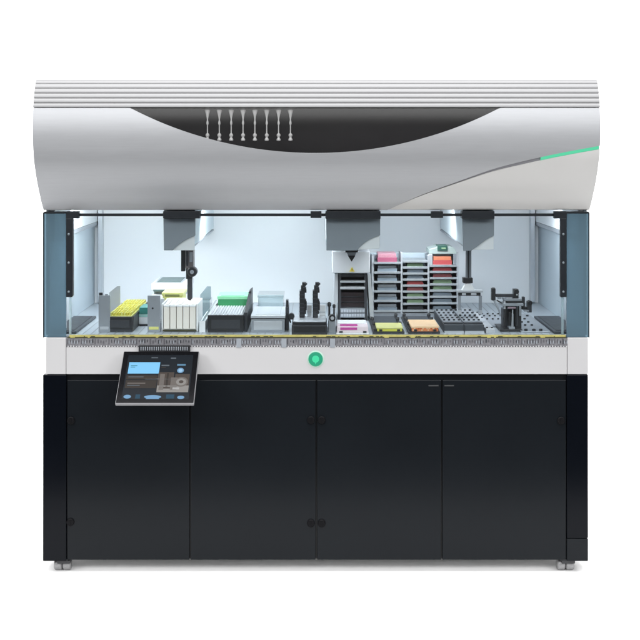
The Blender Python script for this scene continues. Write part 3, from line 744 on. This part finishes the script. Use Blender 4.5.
LC = [(XR(377.5, d), XR(397, d)), (XR(407, d), XR(423.5, d)), (XR(433, d), XR(452, d))]
plate(*LC[0], 262.2, 9.0, PINK, mat('rose_lid', (0.50, 0.24, 0.30), 0.4, 0, 0.25, 200), 'deep pink plate with rosy lid on top of the rack, beside the white head', G)
for i, v in enumerate(COLS[0][2][1:]):
    if i == 0: f = plate(*LC[0], v, 6.6, STEELB, GREY, 'grey deep plate below the pink plate, %s grey one in its column' % ORDN[0], G)
    else: dup(f, 0, 0, vh(v) - vh(COLS[0][2][1]), 'grey deep plate in the column under the pink plate, %s' % ['', 'second of five down', 'third of five down', 'fourth of five down', 'lowest of five'][i])
mid = [(SAGE, 'pale sage'), (STEELB, 'blue grey'), (STEELB, 'blue grey'), (RED, 'reddish'), (MAROON, 'dark maroon'), (SAGE, 'sage'), (SAGE, 'sage'), (CHAR, 'blackish')]
for i, (mm, nm) in enumerate(mid):
    plate(*LC[1], COLS[1][2][i + 1], 3.6, mm, mm, '%s plate in the middle column of the rack, %s' % (nm, ORDN[i]), G)
plate(*LC[2], 265, 9.2, RED, mat('pale_red_lid', (0.60, 0.20, 0.11), 0.4, 0, 0.2, 120), 'tall red plate with orange red lid under the grey domed box', G)
rc = [(RED, 'red'), (MAROON, 'dark red'), (SAGE, 'sage green'), (SAGE, 'sage green'), (STEELB, 'slate'), (STEELB, 'slate'), (STEELB, 'slate')]
for i, (mm, nm) in enumerate(rc):
    plate(*LC[2], COLS[2][2][i + 1], 3.8, mm, mm, '%s plate in the rack column under the tall red plate, %s' % (nm, (ORDN[:6] + ['bottom'])[i]), G)
o = thing('domed_box', 'pale grey box with round corner and dark green insert on top of the rack', 'box', XR(442, d), d, vh(254))
m = MB(); x0, x1 = XR(429, d), XR(456.5, d); h0, h1 = vh(246.6), vh(253.9)
m.prism([(x0, h1), (x0, h0 + 3.2), (x0 + 8, h0 + 1), (x0 + 9, h0)] + [(x1 - 7 + 7 * sin(a), h0 + 7 - 7 * cos(a)) for a in [pi / 2 * i / 6 for i in range(7)]] + [(x1, h1)], d + 1, d + 36, mat('pale_green_grey', (0.42, 0.50, 0.48), 0.35, 0.2)); m.build('box_body', o, 0.3)
m = MB(); m.ibox(437.5, 447.5, 245.6, 250.6, d - .4, d + 20, mat('dark_green_insert', (0.03, 0.09, 0.07), 0.4)); m.ibox(441.5, 446, 247.6, 249, d - .9, d - .4, SAGE); m.build('insert', o, 0.3)
m = MB(); x = XR(429, d); m.box(x - .8, XR(432.5, d), d, d + 3, vh(254.1), vh(264.5), LGREY); m.box(XR(453.2, d), XR(457.0, d) - .3, d, d + 3, vh(254.1), vh(264.5), GREY); m.build('box_leg', o, 0.2)
# two dark trays in front with coloured boxes
tr1 = thing('dark_tray', 'dark grey carrier tray with corner pegs behind the lime box', 'tray', 73, 14, group='dark carrier trays')
m = MB(); m.box(57, 89, 14, 124, DECK - 2.4, DECK, CHAR); m.box(58.5, 87.5, 40, 120, DECK - 3.4, DECK - 2.4, SLATE); m.build('tray_body', tr1, 0.3)
m = MB()
for x in (59.5, 86.5):
    m.box(x - 1.2, x + 1.2, 14, 124, DECK - 4.6, DECK - 2.4, DARK)
    for dd in (112, 80, 46): m.lathe(x, dd, [(1.7, DECK - 4.6), (1.7, DECK - 7), (1.0, DECK - 8)], DARK)
m.build('guide_rail', tr1)
dup(tr1, 36, 0, 0, 'dark grey carrier tray with corner pegs behind the orange box')
def flat_box(x0, x1, d0, d1, hgt, m1, m2, name, label, cat):
    t = thing(name, label, cat, (x0 + x1) / 2, d0, DECK - 2.4)
    b = DECK - 2.45
    a = MB(); a.box(x0 + .8, x1 - .8, d0 + .5, d1 - .5, b - hgt * .6, b, m1); a.build('box_body', t, 0.5)
    a = MB(); a.box(x0, x1, d0, d1, b - hgt, b - hgt * .6 - .05, m2); a.build('lid', t, 0.6)
    for x in (x0 + 3, x1 - 6):
        a = MB(); a.box(x, x + 3, d0 - .4, d0 + .4, b - 2.2, b - .4, DARK); a.build('clip', t)
    return t
flat_box(60.5, 89.0 - 1.6, 13, 44, 4.6, LIME, LIMEP, 'lime_box', 'lime yellow lidded box at the deck front', 'box')
ob = flat_box(95.5, 124.0, 13, 60, 5.6, ORANGE, PEACH, 'orange_box', 'peach lidded orange box at the deck front', 'box')
m = MB(); random.seed(3)
REDD = mat('orange_red_dots', (0.50, 0.13, 0.05), 0.4, 0, 0.2, 90)
for a in range(12):
    for b in range(2):
        x = 98.2 + a * 2.1 + (b % 2) * 1.0; m.lathe(x, DECK - 3.9 - b * 1.6, [(0.72, 12.9), (0.72, 13.6)], random.choice((REDD, PEACH, REDD, ORANGE)), 'd', 8)
m.build('wells', ob)
# dark long carriers with black pegs
for i in range(2):
    x0 = 129.5 + 20.5 * i
    t = thing('peg_carrier', ['slate carrier studded with black pegs beside the orange box', 'slate carrier studded with black pegs below the gripper'][i], 'carrier', x0 + 10, 20, group='slate peg carriers')
    m = MB(); m.box(x0, x0 + 20, 18, 140, DECK - 8.5, DECK, SLATE); m.box(x0 + 1, x0 + 19, 17.6, 18.1, DECK - 7.6, DECK - 1.5, SLATE); m.box(x0 + .6, x0 + 19.4, 34, 139, DECK - 9.8, DECK - 8.5, GREY); m.build('carrier_body', t, 0.3)
    m = MB(); m.box(x0 + .5, x0 + 19.5, 24, 34, DECK - 9.6, DECK - 8.5, CHAR)
    pin_row(m, [x0 + 2.4 + 5.1 * j for j in range(4)], [42, 58, 76, 96, 118], DECK - 9.8, 1.25, 1.5, DARK); m.build('peg', t)
    m = MB(); m.box(x0 + .2, x0 + 19.8, 15, 18, DECK - 2.6, DECK, LGREY); m.build('front_lip', t)
# pale carrier with pegs to the right
t = thing('pale_carrier', 'pale metal carrier with rows of black pegs behind the capping device', 'carrier', 190, 20)
m = MB(); m.box(172, 181, 18, 150, DECK - 4.5, DECK, LGREY); m.box(182, 206, 60, 150, DECK - 2, DECK, GREY); m.build('carrier_body', t, 0.3)
m = MB(); pin_row(m, [173.8, 178.8], [24, 100, 120, 140], DECK - 4.5, 1.1, 1.2, DARK); pin_row(m, [185, 191, 197, 203], [105, 130, 146], DECK - 2, 1.1, 1.3, DARK); m.build('peg', t)
t = thing('peg_plate', 'pale deck plate with black pegs next to the far dark side tray', 'plate', 222, 20)
m = MB(); m.box(208, 238, 20, 150, DECK - 1.6, DECK, GREY); m.build('plate_body', t, 0.3)
m = MB(); pin_row(m, [212, 219, 226], [62, 84, 108], DECK - 1.6, 1.4, 1.4, DARK); pin_row(m, [213.5, 221.5, 228.5], [24], DECK - 1.6, 1.8, 2.2, DARK); pin_row(m, [233], [132], DECK - 1.6, 1.5, 1.6, DARK); m.build('peg', t)
# capping device
d = 40
t = thing('capping_device', 'black and steel capping device with jointed arms on the pale deck', 'instrument', XR(513, d), d)
m = MB(); m.ibox(500, 522.5, 329.5, None, d - 12, d + 30, DARK); m.ibox(515.5, 521.5, 304, 330, d - 4, d + 12, DARK); m.ibox(503, 514.5, 309, 328, d + 6, d + 20, CHAR); m.ibox(503.5, 507, 300, 318, d + 2, d + 6, DARK)
m.ibox(508.4, 511, 312, 326, d + 1, d + 6, DARK); m.ibox(512, 514, 314, 327, d, d + 6, GREY); m.build('device_body', t, 0.4)
m = MB(); m.ibox(502.5, 523.5, 303.6, 306.2, d - 5, d + 16, GREY); m.ibox(504, 522, 298.6, 301, d - 2, d + 14, GREY); m.ibox(507, 523, 301.2, 303.4, d - 1, d + 12, DARK); m.ibox(506, 512, 296.8, 298.5, d + 1, d + 9, LGREY); m.ibox(508, 519, 307, 308.6, d - 4, d + 8, PINK if False else mat('mauve_bar', (0.30, 0.22, 0.26), 0.4)); m.build('clamp_plate', t, 0.3)
m = MB(); m.ibox(496, 516, 294.2, 297, d, d + 5, CHAR)
m.ibox(491.8, 495.6, 288.6, 300.5, d - 1, d + 6, DARK); m.lathe(XR(493.6, d), d + 2, [(2.4, HR(292, d)), (2.4, HR(289, d)), (1.4, HR(287.8, d))], DARK)
m.ibox(513.8, 518.6, 289.4, 298.4, d - 1, d + 8, DARK); m.lathe(XR(516.4, d), HR(291.6, d), [(2.5, d - 2), (2.5, d + 8)], DARK, 'd', 14); m.lathe(XR(516.6, d), HR(294.5, d), [(1.0, d - 2.2), (.8, d - 2.6)], ALU, 'd', 10)
m.build('swing_arm', t, 0.3)
m = MB(); m.ibox(498, 501.5, 297.1, 299, d, d + 4, GREY); m.ibox(503.8, 505.6, 301.5, 309, d - 3, d - 1, ALU); m.ibox(519.4, 521.2, 306.5, 316, d - 6.5, d - 4.2, GREY); m.ibox(516.6, 518, 306.4, 326, d - 5.2, d - 4.1, CHAR)
m.ibox(509, 515, 327, 329.3, d - 8, d + 2, GREY); m.ibox(524, 529, 310, 311.6, d - 1.5, d + 2, GREY); m.tube((XR(505, d), d - 2, HR(309.5, d)), (XR(503.2, d), d - 4, HR(328, d)), .7, DARK); m.tube((XR(512, d), d - 5, HR(309, d)), (XR(511, d), d - 6, HR(327, d)), .6, ALU)
m.tube((XR(497, d), d + 2, HR(300.4, d)), (XR(504, d), d + 2, HR(304.5, d)), .7, DARK)
m.build('linkage', t, 0.1)
m = MB(); m.tube((XR(494, d), d, HR(300, d)), (XR(498.4, d), d, HR(309, d)), 1.1, GREY); m.tube((XR(498.4, d), d, HR(309, d)), (XR(500.5, d), d, HR(316, d)), .8, GREY); m.build('strut', t)
m = MB(); m.ibox(522, 531, 307, 309.6, d, d + 5, DARK); m.ibox(527.4, 531.8, 301.5, 312.5, d - 1, d + 6, CHAR); m.lathe(XR(530, d), HR(302.8, d), [(2.3, d - 2), (2.3, d + 6)], DARK, 'd', 14); m.ibox(522.4, 525, 297, 308, d + 1, d + 6, CHAR); m.build('side_arm', t, 0.3)

# ------------------------------------------------------------------ camera
cam = bpy.data.cameras.new('camera'); co = bpy.data.objects.new('camera', cam); COL.objects.link(co)
co.location = (0, -DIST * U, CAMZ); co.rotation_euler = (pi / 2, 0, 0)
cam.sensor_width = 36; cam.lens = 36 * DIST / 640
cam.shift_x = (320 - CX) / 640; cam.shift_y = -(320 - HZ) / 640
cam.clip_end = 200
S.camera = co

# ------------------------------------------------------------------ light
w = bpy.data.worlds.new('World'); S.world = w; w.use_nodes = True
w.node_tree.nodes['Background'].inputs[0].default_value = (1, 1, 1, 1); w.node_tree.nodes['Background'].inputs[1].default_value = 0.13
def area(name, loc, rot, sx, sy, power, col=(1, 1, 1)):
    l = bpy.data.lights.new(name, 'AREA'); l.shape = 'RECTANGLE'; l.size = sx; l.size_y = sy; l.energy = power; l.color = col
    o = bpy.data.objects.new(name, l); COL.objects.link(o); o.location = loc; o.rotation_euler = rot; return o
R = radians
def aim(o, t):
    from mathutils import Vector
    o.rotation_euler = (Vector(t) - o.location).to_track_quat('-Z', 'Y').to_euler(); return o
for sx, p in ((-1, 270), (1, 230)):
    aim(area('side_softbox', (sx * 5.0, -4.8, 4.0), (0, 0, 0), 2.6, 2.2, p), (0, 0, 1.0))
aim(area('front_softbox', (0, -6.2, 4.3), (0, 0, 0), 5.5, 1.6, 190), (0, 0, 1.5))
area('top_softbox', (0, -1.2, 4.2), (R(8), 0, 0), 5.0, 2.2, 245)
area('backdrop_lamp', (0, 1.35, 2.9), (R(62), 0, 0), 5.5, 0.6, 200)
area('floor_lamp', (-2.9, 0.6, 2.6), (0, R(-20), 0), 1.0, 2.0, 45)
area('floor_lamp', (2.9, 0.6, 2.6), (0, R(20), 0), 1.0, 2.0, 45)
for x0, x1, wgt in ((-258, -162, 1.25), (-116, 4, 1.1), (70, 142, 1.0), (184, 258, 0.80)):
    area('deck_lamp', ((x0 + x1) / 2 * U, 90 * U, CAMZ - 68 * U), (R(28), 0, 0), (x1 - x0) * U, 0.12, 0.049 * (x1 - x0) * wgt, (0.95, 0.975, 1.0))

S.view_settings.view_transform = 'Standard'; S.view_settings.look = 'None'; S.view_settings.exposure = 0; S.view_settings.gamma = 1
S.view_settings.use_curve_mapping = False
S.cycles.use_denoising = True; S.cycles.max_bounces = 10; S.cycles.transparent_max_bounces = 24
